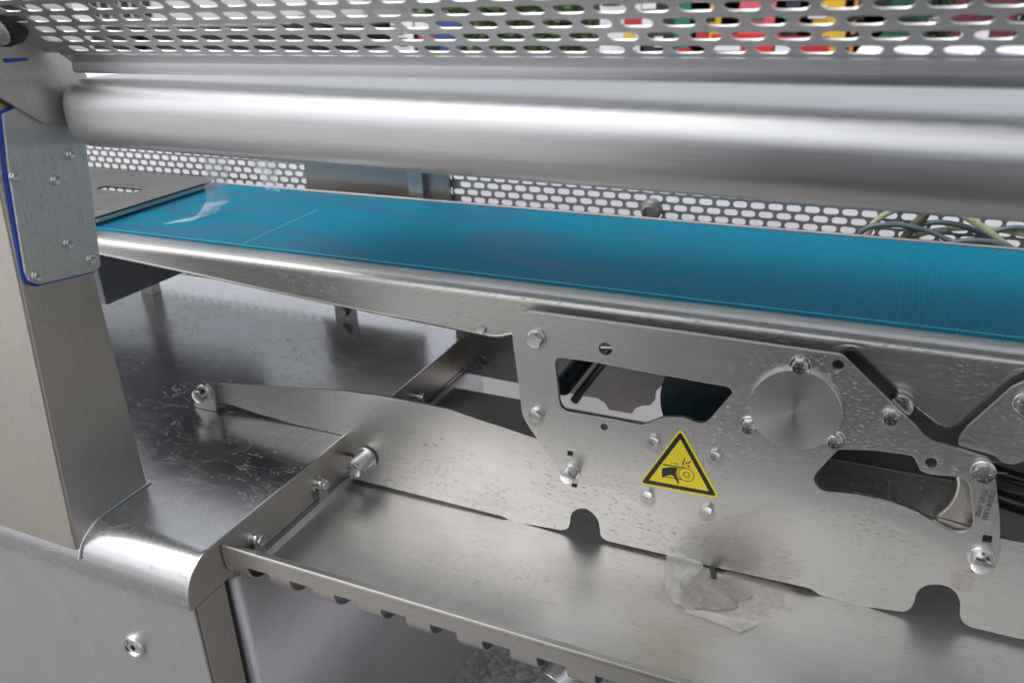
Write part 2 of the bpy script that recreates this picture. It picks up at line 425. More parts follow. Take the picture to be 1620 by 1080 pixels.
def perforated(cols, rows, px, pz, sw, sh, th, to3, skip=None, frame=None, phase=0.0, nseg=5):
    """slotted sheet: cells of px x pz, staggered; to3(a, b, d) -> point. Holes are real, walls included."""
    bm = bmesh.new(); cache = {}
    def V(a, b, d):
        k = (round(a, 6), round(b, 6), d)
        if k not in cache: cache[k] = bm.verts.new(to3(a, b, d))
        return cache[k]
    r = sh / 2; L = sw / 2 - r
    def slot(cx, cz):
        out = []
        for k in range(nseg + 1):
            a = -PI / 2 + PI * k / nseg; out.append((cx + L + r * math.cos(a), cz + r * math.sin(a)))
        for k in range(nseg + 1):
            a = PI / 2 + PI * k / nseg; out.append((cx - L + r * math.cos(a), cz + r * math.sin(a)))
        return out
    for j in range(rows):
        off = (px / 2 if j % 2 else 0) + phase
        for i in range(cols):
            cx = i * px + off; cz = j * pz
            a0, a1, b0, b1 = cx - px / 2, cx + px / 2, cz - pz / 2, cz + pz / 2
            if skip and skip(cx, cz, i, j):
                if skip(cx, cz, i, j) == 2: continue
                for d in (0, 1):
                    bm.faces.new([V(a0, b0, d), V(cx, b0, d), V(a1, b0, d), V(a1, b1, d), V(cx, b1, d), V(a0, b1, d)])
                continue
            sl_ = slot(cx, cz); m = len(sl_); h = m // 2
            for d in (0, 1):
                s_ = [V(*p, d) for p in sl_]
                # four strips round the slot
                R0, R1, L1, L0 = V(a1, b0, d), V(a1, b1, d), V(a0, b1, d), V(a0, b0, d)
                B, T = V(cx, b0, d), V(cx, b1, d)
                bm.faces.new([B, R0] + s_[:h // 2 + 1][::-1] )
                bm.faces.new([R0, R1] + s_[h // 2:h - 0][::-1][:] ) if False else bm.faces.new([R0, R1] + [s_[k] for k in range(h - 1, h // 2 - 1, -1)])
                bm.faces.new([R1, T, L1, s_[h], s_[h - 1]])
                bm.faces.new([L1, L0] + [s_[k] for k in range(m - 1, h - 1, -1)])
                bm.faces.new([L0, B, s_[0], s_[m - 1]])
            f, b = [V(*p, 0) for p in sl_], [V(*p, 1) for p in sl_]
            for k in range(m): bm.faces.new((f[k], f[(k + 1) % m], b[(k + 1) % m], b[k]))
    bmesh.ops.recalc_face_normals(bm, faces=bm.faces)
    me = bpy.data.meshes.new('perf'); bm.to_mesh(me); bm.free()
    me.set_sharp_from_angle(angle=math.radians(30))
    return me
def textmesh(s, size, mat4, th=.0001):
    cu = bpy.data.curves.new('t', 'FONT'); cu.body = s; cu.size = size; cu.extrude = th; cu.align_x = 'CENTER'; cu.align_y = 'CENTER'
    o = bpy.data.objects.new('t', cu); COL.objects.link(o); bpy.context.view_layer.update()
    me = bpy.data.meshes.new_from_object(o.evaluated_get(bpy.context.evaluated_depsgraph_get()))
    bpy.data.objects.remove(o); me.transform(mat4); me.materials.clear(); return me

XR = .95     # everything long runs on past the right edge of the photograph

# ================================================================ SETTING
bm = bmesh.new(); bmesh.ops.create_grid(bm, x_segments=1, y_segments=1, size=300)
tag(link('ground', mesh(bm), M['ground'], loc=(0, 0, -.735)), kind='structure')

# ================================================================ BASE CABINET + POST
DX = -.245; DZ = -.162; YF = -.25
cab = Thing('base_cabinet', 'brushed steel base cabinet at the left with wet flat top and upright post', 'machine base', (-.6, 0, -.735))
# deck: profile in (y, z): rear -> top -> rounded front edge -> front lip
prof = [(.52, DZ), (.30, DZ), (.1, DZ), (-.1, DZ), (-.212, DZ)]
for k in range(1, 9):
    a = PI / 2 * k / 8; prof.append((-.212 - .038 * math.sin(a), DZ - .038 + .038 * math.cos(a) if k < 9 else 0))
prof += [(YF, DZ - .046)]
deck = link('deck', extrude_x(prof[::-1], -1.6, DX - .0015, .002), M['deck'], cab)
# deck end face (normal +x) : outline in (y, z) built as a thin plate
out = [(.326, DZ - .0005)] + [(-.212, DZ - .0005)] + [(y, z) for y, z in prof[5:]] + [(.326, -.209)]
bm = bmesh.new()
vs0 = [bm.verts.new((DX, y + .0003, z - .0003)) for y, z in out]; vs1 = [bm.verts.new((DX - .002, y + .0003, z - .0003)) for y, z in out]
bm.faces.new(vs0); bm.faces.new(vs1)
for k in range(len(out)): bm.faces.new((vs0[k], vs0[(k + 1) % len(out)], vs1[(k + 1) % len(out)], vs1[k]))
link('deck_side_face', mesh(bm), M['post'], cab)
# bright edge bead along deck edge
link('edge_bead', tube([(DX - .0008, .31, DZ), (DX - .0008, .05, DZ), (DX - .0008, -.20, DZ)] + [(DX - .0008, -.212 - .038 * math.sin(PI / 2 * k / 8), DZ - .038 + .038 * math.cos(PI / 2 * k / 8)) for k in range(9)], .0013, 6, 3), M['bolt'], cab)
# front door of the cabinet, below the deck lip
link('front_panel', boxmesh(-1.6, DX - .001, -.246, -.243, -.735, -.2085, bev=.0012), M['cab'], cab)
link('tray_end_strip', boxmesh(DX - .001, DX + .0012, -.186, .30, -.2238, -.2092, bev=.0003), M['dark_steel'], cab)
link('corner_strip', boxmesh(DX - .003, DX, -.2425, -.205, -.735, -.2095, bev=.001), M['post'], cab)
link('gap_shade', boxmesh(DX - .012, DX - .004, -.2045, -.197, -.735, -.212), M['hole_black'], cab)  # black strip standing in for the shade in the open gap
# side wall of the base under the tray, rounded front edge, bottom edge above the ground
prof2 = [(.32, DX - .001), (-.17, DX - .001)]
bm = bmesh.new()
pts = [(-.30, -.190)] + [(-.245 - .010 + .010 * math.sin(PI / 2 * k / 6), -.188 - .010 * math.cos(PI / 2 * k / 6)+.004) for k in range(7)] + [(DX, .36)]
ra = [bm.verts.new((x, y, -.215)) for x, y in pts]; rb = [bm.verts.new((x, y, -.728)) for x, y in pts]
for k in range(len(pts) - 1): bm.faces.new((ra[k], ra[k + 1], rb[k + 1], rb[k]))
o = link('side_wall', mesh(bm), steel('side_wall_steel', (.72, .70, .71), .50, 'z', light=.1, dark=.2, seed=31), cab); md = o.modifiers.new('t', 'SOLIDIFY'); md.thickness = .002; md.offset = -1
# latch
lc = un(212, 1022, 'y', -.248)
lat = link('latch', mesh(lathe([(.0135, 0), (.0135, .002), (.0125, .0042), (.0105, .005), (.0092, .004), (.0085, .0022), (.0060, .0022), (.0056, .0036), (.0034, .0036), (.003, .0018), (0, .0018)], 36)), M['bolt'], cab, loc=(lc.x, -.246, lc.z)); lat['_own'] = (lc.x, -.246, lc.z)
link('latch_slot', boxmesh(lc.x - .0007, lc.x + .0007, -.2502, -.2480, lc.z - .003, lc.z + .003, bev=0), M['hole_black'], lat)
# post: box leaning very slightly, front tapered
XP = -.385
def postmesh():
    bm = bmesh.new()
    fr = [(-.249, DZ - .018), (-.249, -.175), (-.2485, -.16), (-.2425, -.075), (-.2295, .09), (-.2235, .17), (-.215, .30)]
    rear_y = -.154
    sec = []
    for y, z in fr:
        rad = .004; ring = [(-.70, y), (XP - rad, y)] + [(XP - rad + rad * math.sin(PI / 2 * k / 4), y + rad - rad * math.cos(PI / 2 * k / 4)) for k in range(1, 5)] + [(XP, rear_y - .002), (XP - .003, rear_y), (-.70, rear_y)]
        sec.append([bm.verts.new((a, b, z)) for a, b in ring])
    for a, b in zip(sec, sec[1:]):
        for k in range(len(a)): bm.faces.new((a[k], a[(k + 1) % len(a)], b[(k + 1) % len(a)], b[k]))
    bm.faces.new(sec[0]); bm.faces.new(sec[-1])
    return mesh(bm, 40)
pm_ = postmesh(); pm_['wn'] = 1
post = link('post', pm_, M['post'], cab)
link('weld_bead', tube([(XP + .001, -.152, DZ + .0012), (XP + .001, -.20, DZ + .0012), (XP + .001, -.222, DZ - .0008), (XP + .001, -.240, DZ - .011), (XP + .001, -.2495, DZ - .027)], .0016, 8, 5), M['bolt'], cab)
# gasketed plate on the post's side (in (y, z) at x = XP)
def yz(x, pts): return [(un(u, v, 'x', x).y, un(u, v, 'x', x).z) for u, v in pts]
def side_sheet(lp, x0, th, bev=.0006):
    me = sheet([[(-y, z) for y, z in lp]], 0, th, bev)          # drawn in (-y, z); front towards +x
    for v in me.vertices:
        a, b, c = v.co; v.co = (x0 + th - b, -a, c)
    me.flip_normals(); bm = bmesh.new(); bm.from_mesh(me); bmesh.ops.recalc_face_normals(bm, faces=bm.faces); bm.to_mesh(me); bm.free(); finish(me, 30); me['wn'] = 1
    return me
gp = [(57, 449), (40, 444), (34, 430), (8, 270), (-2, 180), (60, 150), (110, 190), (131, 235), (154, 420), (146, 428)]
gl = rounded(yz(XP, gp), .004)
link('gasket', side_sheet([((y - (-.19)) * 1.035 - .19 - .0012, (z - .16) * 1.02 + .16 - .0004) for y, z in gl], XP + .0002, .0018), M['blue'], cab)
gpl = link('gasketed_plate', side_sheet(gl, XP + .002, .003), M['seal_plate'], cab)
b8 = hexbolt(.0068, .0030, .0046); b8x = b8.copy(); b8x.transform(Matrix.Rotation(PI / 2, 4, 'Z'))
for u, v in [(22, 280), (87, 285), (107, 385), (143, 410), (57, 437), (112, 245)]:
    p = un(u, v, 'x', XP + .006); link('bolt', b8x, M['bolt'], gpl, loc=(XP + .005, p.y, p.z))
# upper cover plate lying over the post, behind the hood's end
up = yz(XP + .006, [(-40, 118), (30, 148), (75, 184), (78, 205), (64, 192), (-40, 122)])
up = yz(XP + .007, [(-40, 30), (40, 40), (100, 76), (120, 98), (135, 121), (140, 150), (120, 200), (66, 195), (0, 156), (-40, 134)])
link('upper_cover_plate', side_sheet(up, XP + .0055, .004), M['post'], cab)
sb = yz(XP + .011, [(6, 93), (44, 92), (46, 96), (10, 100)])
link('blue_sealant_strip', side_sheet(sb, XP + .010, .0008, .0002), M['blue'], cab)
# pins with tabs on the deck's side (axis +x)
pinm = capstud(.0068, .0085, .0098, 'x'); hx = hexbolt(.0105, .006, None, 'x')
for i, (u, v, rr) in enumerate([(405, 852, 1), (507, 765, 1), (662, 627, .9)]):
    p = un(u, v, 'x', DX + .004)
    pn = link('pin', pinm, M['bolt'], cab, loc=(DX, p.y, p.z)); pn['_own'] = (DX, p.y, p.z)
    link('pin_tab', side_sheet([(p.y - .009, p.z - .019), (p.y + .008, p.z - .019), (p.y + .004, p.z + .002), (p.y - .005, p.z + .002)], DX + .0058, .0015, .0003), M['post'], cab)
    link('pin_head', hx, M['bolt'], pn, loc=(DX + .007, p.y, p.z))

# ================================================================ DRIP TRAY
tray = Thing('drip_tray', 'long steel drip tray under the conveyor with curled tabs on its front lip', 'tray', (.3, 0, TRAYZ))
prof = [(.268, TRAYZ), (.2, TRAYZ), (0, TRAYZ), (-.148, TRAYZ), (-.153, TRAYZ + .003), (-.1730, -.1900), (-.1985, -.1705)]
link('tray_floor', extrude_x(prof[::-1], DX + .002, XR, .0015), M['tray'], tray)
lipz = -.1695
link('lip', extrude_x([(-.1985, lipz - .0010), (-.1993, lipz + .0002), (-.2000, lipz - .0012), (-.2000, -.1852)], DX + .001, XR, .0015), M['panel'], tray)
# end gusset of lip
# curled tabs under the lip: each a U-shaped strip
ua = [(-.200, -.1850), (-.200, -.1870)] + [(-.1770 - .0230 * math.cos(PI / 2 * k / 9), -.187 - .0220 * math.sin(PI / 2 * k / 9)) for k in range(1, 10)] + [(-.160, -.2095)]
tabm = extrude_x(ua, 0, .0235, .0013)
first = True; x = un(392, 895, 'y', -.2).x - .0235
xi = [x + k * .0496 for k in range(23)]
for k, x0 in enumerate(xi):
    if k == 0:
        link('curled_tab', extrude_x(ua, DX + .002 - x0, .0235, .0013), M['panel'], tray, loc=(x0, 0, 0)); continue
    link('curled_tab', tabm, M['panel'], tray, loc=(x0, 0, 0))
# hanging brackets with studs (axis -y) and tabs
# ================================================================ CONVEYOR
conv = Thing('belt_conveyor', 'stainless belt conveyor with a wet blue textured belt, side rail and cut-out mounting plate', 'conveyor', (0, .15, -.2))
BZ = .040; BY0, BY1 = .052, .300
# belt upper strand with the toothed front edge
bm = bmesh.new()
xs = np.linspace(-.66, XR, 60)
for a, b in zip(xs, xs[1:]): pass
g0 = [[bm.verts.new((x, y, BZ)) for x in xs] for y in np.linspace(BY0 + .0014, BY1, 8)]
for i in range(7):
    for j in range(len(xs) - 1): bm.faces.new((g0[i][j], g0[i][j + 1], g0[i + 1][j + 1], g0[i + 1][j]))
link('belt', mesh(bm), M['belt'], conv)
bm = bmesh.new(); tp = .0030; n = int((XR + .66) / tp); top, bot, back, bk2 = [], [], [], []
for k in range(n * 2 + 1):
    x = -.66 + k * tp / 2; y = BY0 if k % 2 else BY0 + .0011
    top.append(bm.verts.new((x, y, BZ + .0002))); bot.append(bm.verts.new((x, y, BZ - .0024))); back.append(bm.verts.new((x, BY0 + .0028, BZ + .0003)))
for k in range(n * 2):
    bm.faces.new((top[k], top[k + 1], bot[k + 1], bot[k])); bm.faces.new((top[k], top[k + 1], back[k + 1], back[k]))
link('belt_edge', mesh(bm, 20), M['belt_edge'], conv)
# belt seam
p0 = un(385, 386, 'z', BZ); p1 = un(502, 332, 'z', BZ)
link('belt_seam', tube([(p0.x, p0.y, BZ), (p1.x, p1.y, BZ)], .0004, 6, 20), simple('belt_seam_glue', (.35, .55, .6), .4, sc=500), conv)
# slider bed under the belt
link('return_strand', boxmesh(-.655, .12, BY0 + .002, BY1 - .004, .008, .0105, bev=.0004), M['belt_dark'], conv)
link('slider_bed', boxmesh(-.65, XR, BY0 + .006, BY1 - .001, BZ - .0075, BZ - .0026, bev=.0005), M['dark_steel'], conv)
# nose roller at the left and drive drum behind the disc
link('nose_roller', mesh(lathe([(0, 0), (.012, 0), (.012, .245), (0, .245)], 24)), M['belt_dark'], conv, loc=(-.660, BY1, BZ - .0145))
# front rail: sheet with rounded top edge, deepening to a triangle
RY = .020
low = [(150, 404), (157, 404), (293, 433), (527, 484), (740, 527), (787, 537), (797, 535), (818, 528), (900, 535), (1100, 560), (1318, 545), (1340, 545), (1413, 616), (1463, 660), (1503, 688), (1547, 655), (1625, 583)]
lowp = xz(RY, low)
lowp[0] = (-.70, lowp[1][1] + .002)
lowp = lowp[:8] + [(.03, -.014), (.10, -.006), (.262, .006)] + lowp[11:] + [(.50, .012), (XR, .012)]
# soft inward-rolled lower edge: three nested offset loops
TZ = .0365
def railmesh():
    bm = bmesh.new()
    # front face grid between lower outline and upper line
    N = 220; xs = np.linspace(lowp[0][0], XR, N)
    pts = lowp
    def zl(x):
        for (a, b), (c, d) in zip(pts, pts[1:]):
            if a <= x <= c: return b + (d - b) * (x - a) / max(c - a, 1e-9)
        return pts[-1][1]
    zsx = [zl(x) for x in xs]
    sm = [np.mean(zsx[max(0, i - 1):i + 2]) for i in range(N)]
    rows = []
    # rolled bottom: from back to front
    rr = .007
    for k in range(6):
        a = PI / 2 * k / 5
        rows.append([bm.verts.new((x, RY + rr - rr * math.sin(a), z + rr * .8 - rr * .8 * math.cos(a))) for x, z in zip(xs, sm)])
    for t in (.35, .7): rows.append([bm.verts.new((x, RY, (z + rr) * (1 - t) + (TZ - .007) * t)) for x, z in zip(xs, sm)])
    for k in range(8):
        a = PI / 2 * k / 7
        rows.append([bm.verts.new((x, RY + .008 - .008 * math.cos(a), TZ - .008 + .008 * math.sin(a))) for x in xs])
    rows.append([bm.verts.new((x, BY0 + .007, TZ)) for x in xs])
    for a, b in zip(rows, rows[1:]):
        for k in range(N - 1): bm.faces.new((a[k], a[k + 1], b[k + 1], b[k]))
    return mesh(bm, 50)
rm_ = railmesh(); rm_['wn'] = 1
rail = link('side_rail', rm_, M['rail'], conv); md = rail.modifiers.new('t', 'SOLIDIFY'); md.thickness = .0015; md.offset = 1
# rear rail and its bright top flange
rr_ = link('rear_rail', boxmesh(-.66, XR, .3020, .3085, .006, BZ + .0015, bev=.0008), M['seal_plate'], conv)
# inner side plate at the rear, with cut-outs along its lower edge
lo = [(560, 560), (747, 592), (900, 622), (945, 630), (957, 637), (963, 648), (1000, 654), (1006, 645), (1015, 642), (1028, 641), (1036, 633), (1038, 618), (1046, 611), (1062, 614), (1110, 640), (1200, 665), (1330, 709), (1350, 690)]
lop = xz(.31, lo); lop = [(-.258, lop[1][1])] + lop[1:] + [(.40, lop[-1][1] + .06), (XR, lop[-1][1] + .06), (XR, -.03), (-.258, -.03)]
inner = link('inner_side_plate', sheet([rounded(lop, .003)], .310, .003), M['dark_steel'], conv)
bolt12 = hexbolt(.0155, .0085, .0125, rot=.2)
lb = xz(.308, [(528, 470), (560, 476), (566, 512), (560, 515), (531, 508)])
link('bracket', sheet([rounded(lb, .002)], .308, .003), M['dark_steel'], conv)
for u, v in [(760, 577), (543, 492)]:
    p = un(u, v, 'y', .305); link('bolt', bolt12, M['dark_steel'], inner, loc=(p.x, .310, p.z))
# small roller bar and belt wrap seen through the upper window
rb = mesh(lathe([(.010, 0), (.010, .27)], 28)); link('return_roller', rb, M['belt_dark'], conv, loc=(.0165, .300, -.062))
link('return_roller', mesh(lathe([(.0045, 0), (.0045, .27)], 16)), M['dark_steel'], conv, loc=(.0305, .300, -.0745))
link('drive_drum', mesh(lathe([(.0, 0), (.062, 0), (.062, .25), (0, .25)], 56), 30), M['belt_dark'], conv, loc=(.178, .287, -.058))
gz = un(1400, 741, 'y', .060).z
link('guide_plate', boxmesh(.255, XR, .060, .063, -.160, gz), M['rail'], conv)
link('black_backing', boxmesh(.255, XR, .10, .20, -.062, -.020, bev=.002), M['hole_black'], conv)  # black backing added in place of the shade behind the window
link('dark_backing', boxmesh(.250, XR, .078, .081, -.125, .028), M['housing'], conv)  # dark sheet added behind the rail, standing in for its shadow
# lower side panel with arches
pt = [(345, 607), (427, 612), (483, 615), (540, 618), (607, 627), (673, 640), (713, 648), (753, 662), (800, 677), (847, 693)]
pb = [(1610, 1009.5), (1537, 992), (1524, 984), (1519, 974), (1519, 953), (1513, 938), (1500, 928), (1480, 924), (1463, 927), (1450, 938), (1447, 950), (1440, 962), (1430, 967), (1418, 966), (1367, 959), (1300, 942), (1280, 930), (1080, 885), (1057, 878), (960, 855), (951, 848), (949, 838), (946, 823), (937, 811), (928, 805), (918, 804), (908, 808), (903, 817), (902, 827), (898, 835), (890, 838), (880, 837), (810, 824), (793, 816), (568, 759), (552, 754), (547, 742), (546, 700)]
PY = .0068
lpn = xz(PY, pt) + [(.15, -.105), (.30, -.108)] + [(p.x, p.z) for p in (un(1583, 851, 'y', PY), un(1625, 859, 'y', PY))] + [(.6, -.118), (XR, -.122), (XR, -.214), (.5, -.2145)] + xz(PY, pb) + [(-.249, DZ + .0004), (-.31, DZ + .0010), (-.37, DZ + .0045), (-.405, DZ + .0085), (-.432, DZ + .0095)]
link('lower_side_panel', sheet([smooth_sel(lpn)], PY, .0040, .0004), M['panel'], conv)
# left foot of the panel: stud with bracket on the deck
brk = [(318, 612), (330, 606), (337, 612), (343, 640), (344, 650), (308, 642)]
link('bracket', sheet([rounded(xz(-.0005, brk), .002)], -.0022, .003), M['post'], conv)
bq = un(311, 628, 'y', -.016); st = capstud(.0085, .0145, .0110); link('stud', st, M['bolt'], conv, loc=(bq.x, -.002, bq.z))
p = un(557, 744, 'y', -.024); link('stud', capstud(.0105, .028, .0145), M['bolt'], conv, loc=(p.x, .004, p.z))
brk = [(527, 722), (548, 720), (560, 724), (570, 735), (566, 752), (528, 742)]
link('bracket', sheet([rounded(xz(.003, brk), .002)], .001, .0025), M['bolt'], conv)

# mounting plate
plo = [(840, 493), (826, 496), (815, 505), (810, 520), (811, 540), (818, 593), (823, 633), (827, 657), (832, 667), (840, 680), (868, 720), (885, 748), (888, 760), (898, 765), (930, 765), (957, 772), (987, 783), (1009, 796), (1035, 815), (1075, 834), (1110, 832), (1148, 820), (1190, 808), (1230, 803), (1280, 802), (1333, 808), (1380, 822), (1433, 842), (1480, 863), (1513, 881), (1533, 895), (1545, 905), (1560, 908), (1573, 900), (1579, 885), (1582, 850), (1582, 820), (1574, 745), (1570, 733), (1560, 725), (1503, 707), (1477, 700), (1463, 690), (1448, 674), (1427, 655), (1400, 628), (1334, 564), (1325, 561), (1080, 526)]
w1 = [(881, 568), (890, 566), (940, 573), (1040, 592), (1147, 611), (1155, 615), (1158, 623), (1122, 664), (1114, 669), (1103, 668), (1087, 662), (1066, 659.5), (1044, 662), (1027, 668.5), (1014, 671.5), (975, 663.5), (897, 650), (888, 643), (885, 636), (880, 590)]
w2 = [(1326, 711), (1377, 712), (1427, 718), (1444, 722), (1451, 732), (1456, 743), (1466, 748.5), (1503, 753), (1520, 756), (1531, 763), (1535, 775), (1540, 827), (1535, 838), (1524, 843), (1509, 842), (1478.6, 826), (1448, 808), (1416.6, 795.5), (1374.6, 785), (1332.5, 778.7), (1301, 774.5), (1291, 766), (1288, 756), (1296, 743)]
loops = [smooth_sel(xz(0, plo)), smooth_sel(xz(0, w1)), smooth_sel(xz(0, w2))]
def hole(u, v, r): p = un(u, v, 'y', 0); return circle((p.x, p.z), r)
loops += [hole(958, 552, .0064), hole(956, 675, .0036), hole(1326, 578, .0048), hole(1473, 732, .0046)]
def sq(u, v, h): p = un(u, v, 'y', 0); return [(p.x - h, p.z - h), (p.x + h, p.z - h), (p.x + h, p.z + h), (p.x - h, p.z + h)]
loops += [sq(902, 717, .0028), sq(1562, 852, .0034)]
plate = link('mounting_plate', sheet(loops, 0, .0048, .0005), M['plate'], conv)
M10 = hexbolt(.0152, .0066, .0092, rot=.25); M8 = hexbolt(.0118, .0052, .0078, rot=.1); M6 = hexbolt(.0098, .0046, None, rot=.4)
for (u, v, k) in [(846, 537, M10), (847, 657, M8), (1556, 748, M10), (1409, 661, M8), (1034, 698, M6), (1131, 721, M6), (1024, 783, M6), (1118, 807, M6)]:
    p = un(u, v, 'y', -.004); link('bolt', k, M['bolt'], plate, loc=(p.x, 0, p.z))
for (u, v, r) in [(900, 750, .0078), (1553, 889, .0088)]:
    p = un(u, v, 'y', -.008); link('cap_nut', capstud(r, .0155, r * 1.18), M['bolt'], plate, loc=(p.x, 0, p.z))
for u, v, h in [(902, 717, .0026), (1562, 852, .0032)]:
    p = un(u, v, 'y', .001); link('square_hole_shade', boxmesh(p.x - h, p.x + h, .0014, .0036, p.z - h, p.z + h, bev=.0002), M['hole_black'], plate)  # black fill standing in for the shade inside the square holes
# black squares painted for the shade in the holes below the cap nuts
for u, v in [(908, 768), (1543, 903)]:
    p = un(u, v, 'y', -.0002); link('square_hole_shade', boxmesh(p.x - .0026, p.x + .0026, -.0003, .0035, p.z - .0018, p.z + .0018, bev=.0002), M['hole_black'], plate)
# turned disc with its three bolts
pc = un(1257, 650, 'y', -.006)
dr = .0380
prof = [(dr, 0), (dr, .0052), (dr - .0006, .006)] + [(dr * (1 - k / 12), .006) for k in range(1, 12)] + [(.0, .006)]
dsc = link('turned_disc', mesh(lathe(prof, 96), 25), M['disc'], conv, loc=(pc.x, 0, pc.z)); dsc['_own'] = (pc.x, 0, pc.z)
for u, v in [(1265, 581), (1184, 676), (1320, 699)]:
    p = un(u, v, 'y', -.006); b = link('bolt', hexbolt(.0118, .0062, .0088, rot=.15), M['bolt'], dsc, loc=(p.x, -.0004, p.z))
# etched lettering beside the right edge
p = un(1558, 797, 'y', 0)
for k, s in enumerate(('T0034F1300', 'TDEL 5900')):
    rt = Matrix.Translation((p.x + (.0028 if k == 0 else -.0028), -.0002, p.z)) @ Matrix.Rotation(PI / 2, 4, 'X') @ Matrix.Rotation(-PI / 2 - .06, 4, 'Z')
    link('etched_lettering', textmesh(s, .0058, rt), M['etch'], plate)
# polished block behind the second window
blk = xz(.006, [(1490, 755), (1540, 752), (1548, 838), (1520, 846), (1477, 826), (1500, 806), (1511, 785), (1513, 768), (1508, 757)])
link('rounded_cover', sheet([smooth_sel(blk, .05)], .012, .018, .003), M['post'], conv)
# standoff behind plate, near the sloping edge
p = un(1425, 640, 'y', .012); link('standoff', mesh(lathe([(.0095, 0), (.0095, .004), (.0070, .004), (.0070, .008), (.0095, .008), (.0095, .013), (.006, .014), (0, .014)], 30)), M['bolt'], conv, loc=(p.x, .020, p.z))
p = un(763, 519, 'y', RY); link('bolt', M6, M['bolt'], rail, loc=(p.x, RY, p.z))
# neighbouring plate at the right
np_ = [(1515, 705), (1517, 692), (1530, 676), (1600, 614), (1625, 602), (1700, 600), (1700, 740), (1625, 728), (1604, 735), (1588, 732), (1570, 720)]
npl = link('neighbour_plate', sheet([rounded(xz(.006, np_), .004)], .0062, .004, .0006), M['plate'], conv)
p = un(1624, 641, 'y', .002); link('bolt', M10, M['bolt'], npl, loc=(p.x, .0062, p.z))
for k, (u, v, q, r_) in enumerate([(1600, 760, 0, .006), (1600, 800, .01, .008)]):
    a = un(1540, v - 20, 'y', .04 + q); link('black_hose', tube([(a.x, .05 + q, a.z), (a.x + .08, .04 + q, a.z - .006), (a.x + .35, .05 + q, a.z - .003)], r_, 12, 8), M['black_cable'], conv)
# conveyor motor housing under the left end
link('motor_housing', boxmesh(-1.2, -.62, .03, .298, -.057, .008, bev=.002), M['housing'], conv)
link('housing_foot', boxmesh(-.86, -.832, .285, .305, DZ, -.057, bev=.001), M['dark_steel'], conv)

# warning sign
sgn = Thing('warning_sign', 'yellow triangular warning sticker showing a hand drawn into a roller, on the mounting plate', 'warning sign', tuple(un(1075, 790, 'y', -.0006)))
def S_(pts): return [(940 + a / 5.775, 640 + b / 5.775) for a, b in pts]
def flat(pts, d, r=0):
    q = xz(0, S_(pts)); q = rounded(q, r) if r else q
    return sheet([q], -d, .00022, .00003)
face = link('sign_face', sheet([rounded(xz(0, S_([(795, 205), (1155, 858), (405, 722)])), .0042)], -.0004, .0004, .00005), M['yellow'], sgn)
tri_o = rounded(xz(0, S_([(790, 240), (1118, 832), (432, 708)])), .0022); tri_i = xz(0, S_([(789, 310), (1050, 788), (500, 686)]))
link('black_border', sheet([tri_o, rounded(tri_i, .0004)], -.0006, .0002, .00003), M['ink'], sgn)
hand = [(620, 578), (700, 566), (765, 573), (752, 600), (750, 632), (762, 668), (779, 712), (768, 720), (756, 700), (732, 652), (700, 636), (660, 646), (640, 660), (620, 660)]
link('pictogram', flat(hand, .0006), M['ink'], sgn, label='black hand of the pictogram')
link('pictogram', flat([(626, 536), (830, 570), (830, 578), (626, 546)], .0006), M['ink'], sgn, label='belt line of the pictogram')
link('pictogram', flat([(660, 652), (740, 664), (800, 674), (800, 684), (740, 672), (660, 658)], .0006), M['ink'], sgn, label='lower belt line of the pictogram')
c0 = un(940 + 843 / 5.775, 640 + 636 / 5.775, 'y', 0)
for r0, r1 in ((.0069, .0074), (.0024, .0031)):
    k = r0 and 1.0
    link('pictogram', sheet([circle((c0.x, c0.z), r1, 36), circle((c0.x, c0.z), r0, 36)], -.0006, .0002, .00003), M['ink'], sgn, label='roller ring of the pictogram')
link('pictogram', sheet([[(c0.x + .0085 * math.cos(a), c0.z + .0085 * math.sin(a)) for a in np.linspace(2.3, 4.0, 10)] + [(c0.x + .0089 * math.cos(a), c0.z + .0089 * math.sin(a)) for a in np.linspace(4.0, 2.3, 10)]], -.0006, .0002, .00003), M['ink'], sgn)
for q in ([(806, 552), (808, 515), (820, 510), (822, 480), (830, 484), (828, 515), (820, 520), (818, 554)], [(832, 545), (840, 524), (862, 522), (880, 508), (886, 516), (866, 532), (848, 532), (838, 545)], [(850, 552), (858, 546), (880, 562), (872, 570)], [(703, 524), (755, 534), (752, 528), (770, 538), (750, 543), (754, 538), (703, 528)]):
    link('pictogram', flat(q, .0006), M['ink'], sgn, label='small black mark of the pictogram')

# ================================================================ TRANSFER PLATE of the neighbouring machine at the belt's left end
tr = Thing('transfer_plate', 'dark steel transfer plate with slots overlapping the left end of the blue belt', 'transfer plate', (-.8, .15, .05))
tp_ = [(-1.3, .02), (-.655, .045), (-.640, .06), (-.640, .27), (-.655, .292), (-1.3, .30)]
def flatmap(v): return Vector((v.x, v.z, .052 - v.y))
slots = [rounded([(-.78 + dx, .08 + dy), (-.70 + dx, .08 + dy), (-.70 + dx, .10 + dy), (-.78 + dx, .10 + dy)], .009) for dx, dy in ((0, 0), (0, .10), (-.13, .05), (-.13, .14))]
M['tr'] = steel('hood_shaded_steel', (.17, .155, .14), .26, 'y', dark=.5, seed=25, smear=1)  # base colour darkened for the hood's shade
link('plate_top', sheet([rounded(tp_, .006)] + slots[:2], 0, .003, .0006, map_=flatmap), M['tr'], tr)
link('front_flange', boxmesh(-1.3, -.655, .024, .0265, .043, .0485, bev=.0006), M['dark_steel'], tr)
link('nose_flange', boxmesh(-.6425, -.640, .062, .268, .0435, .0488, bev=.0006), M['rail'], tr)

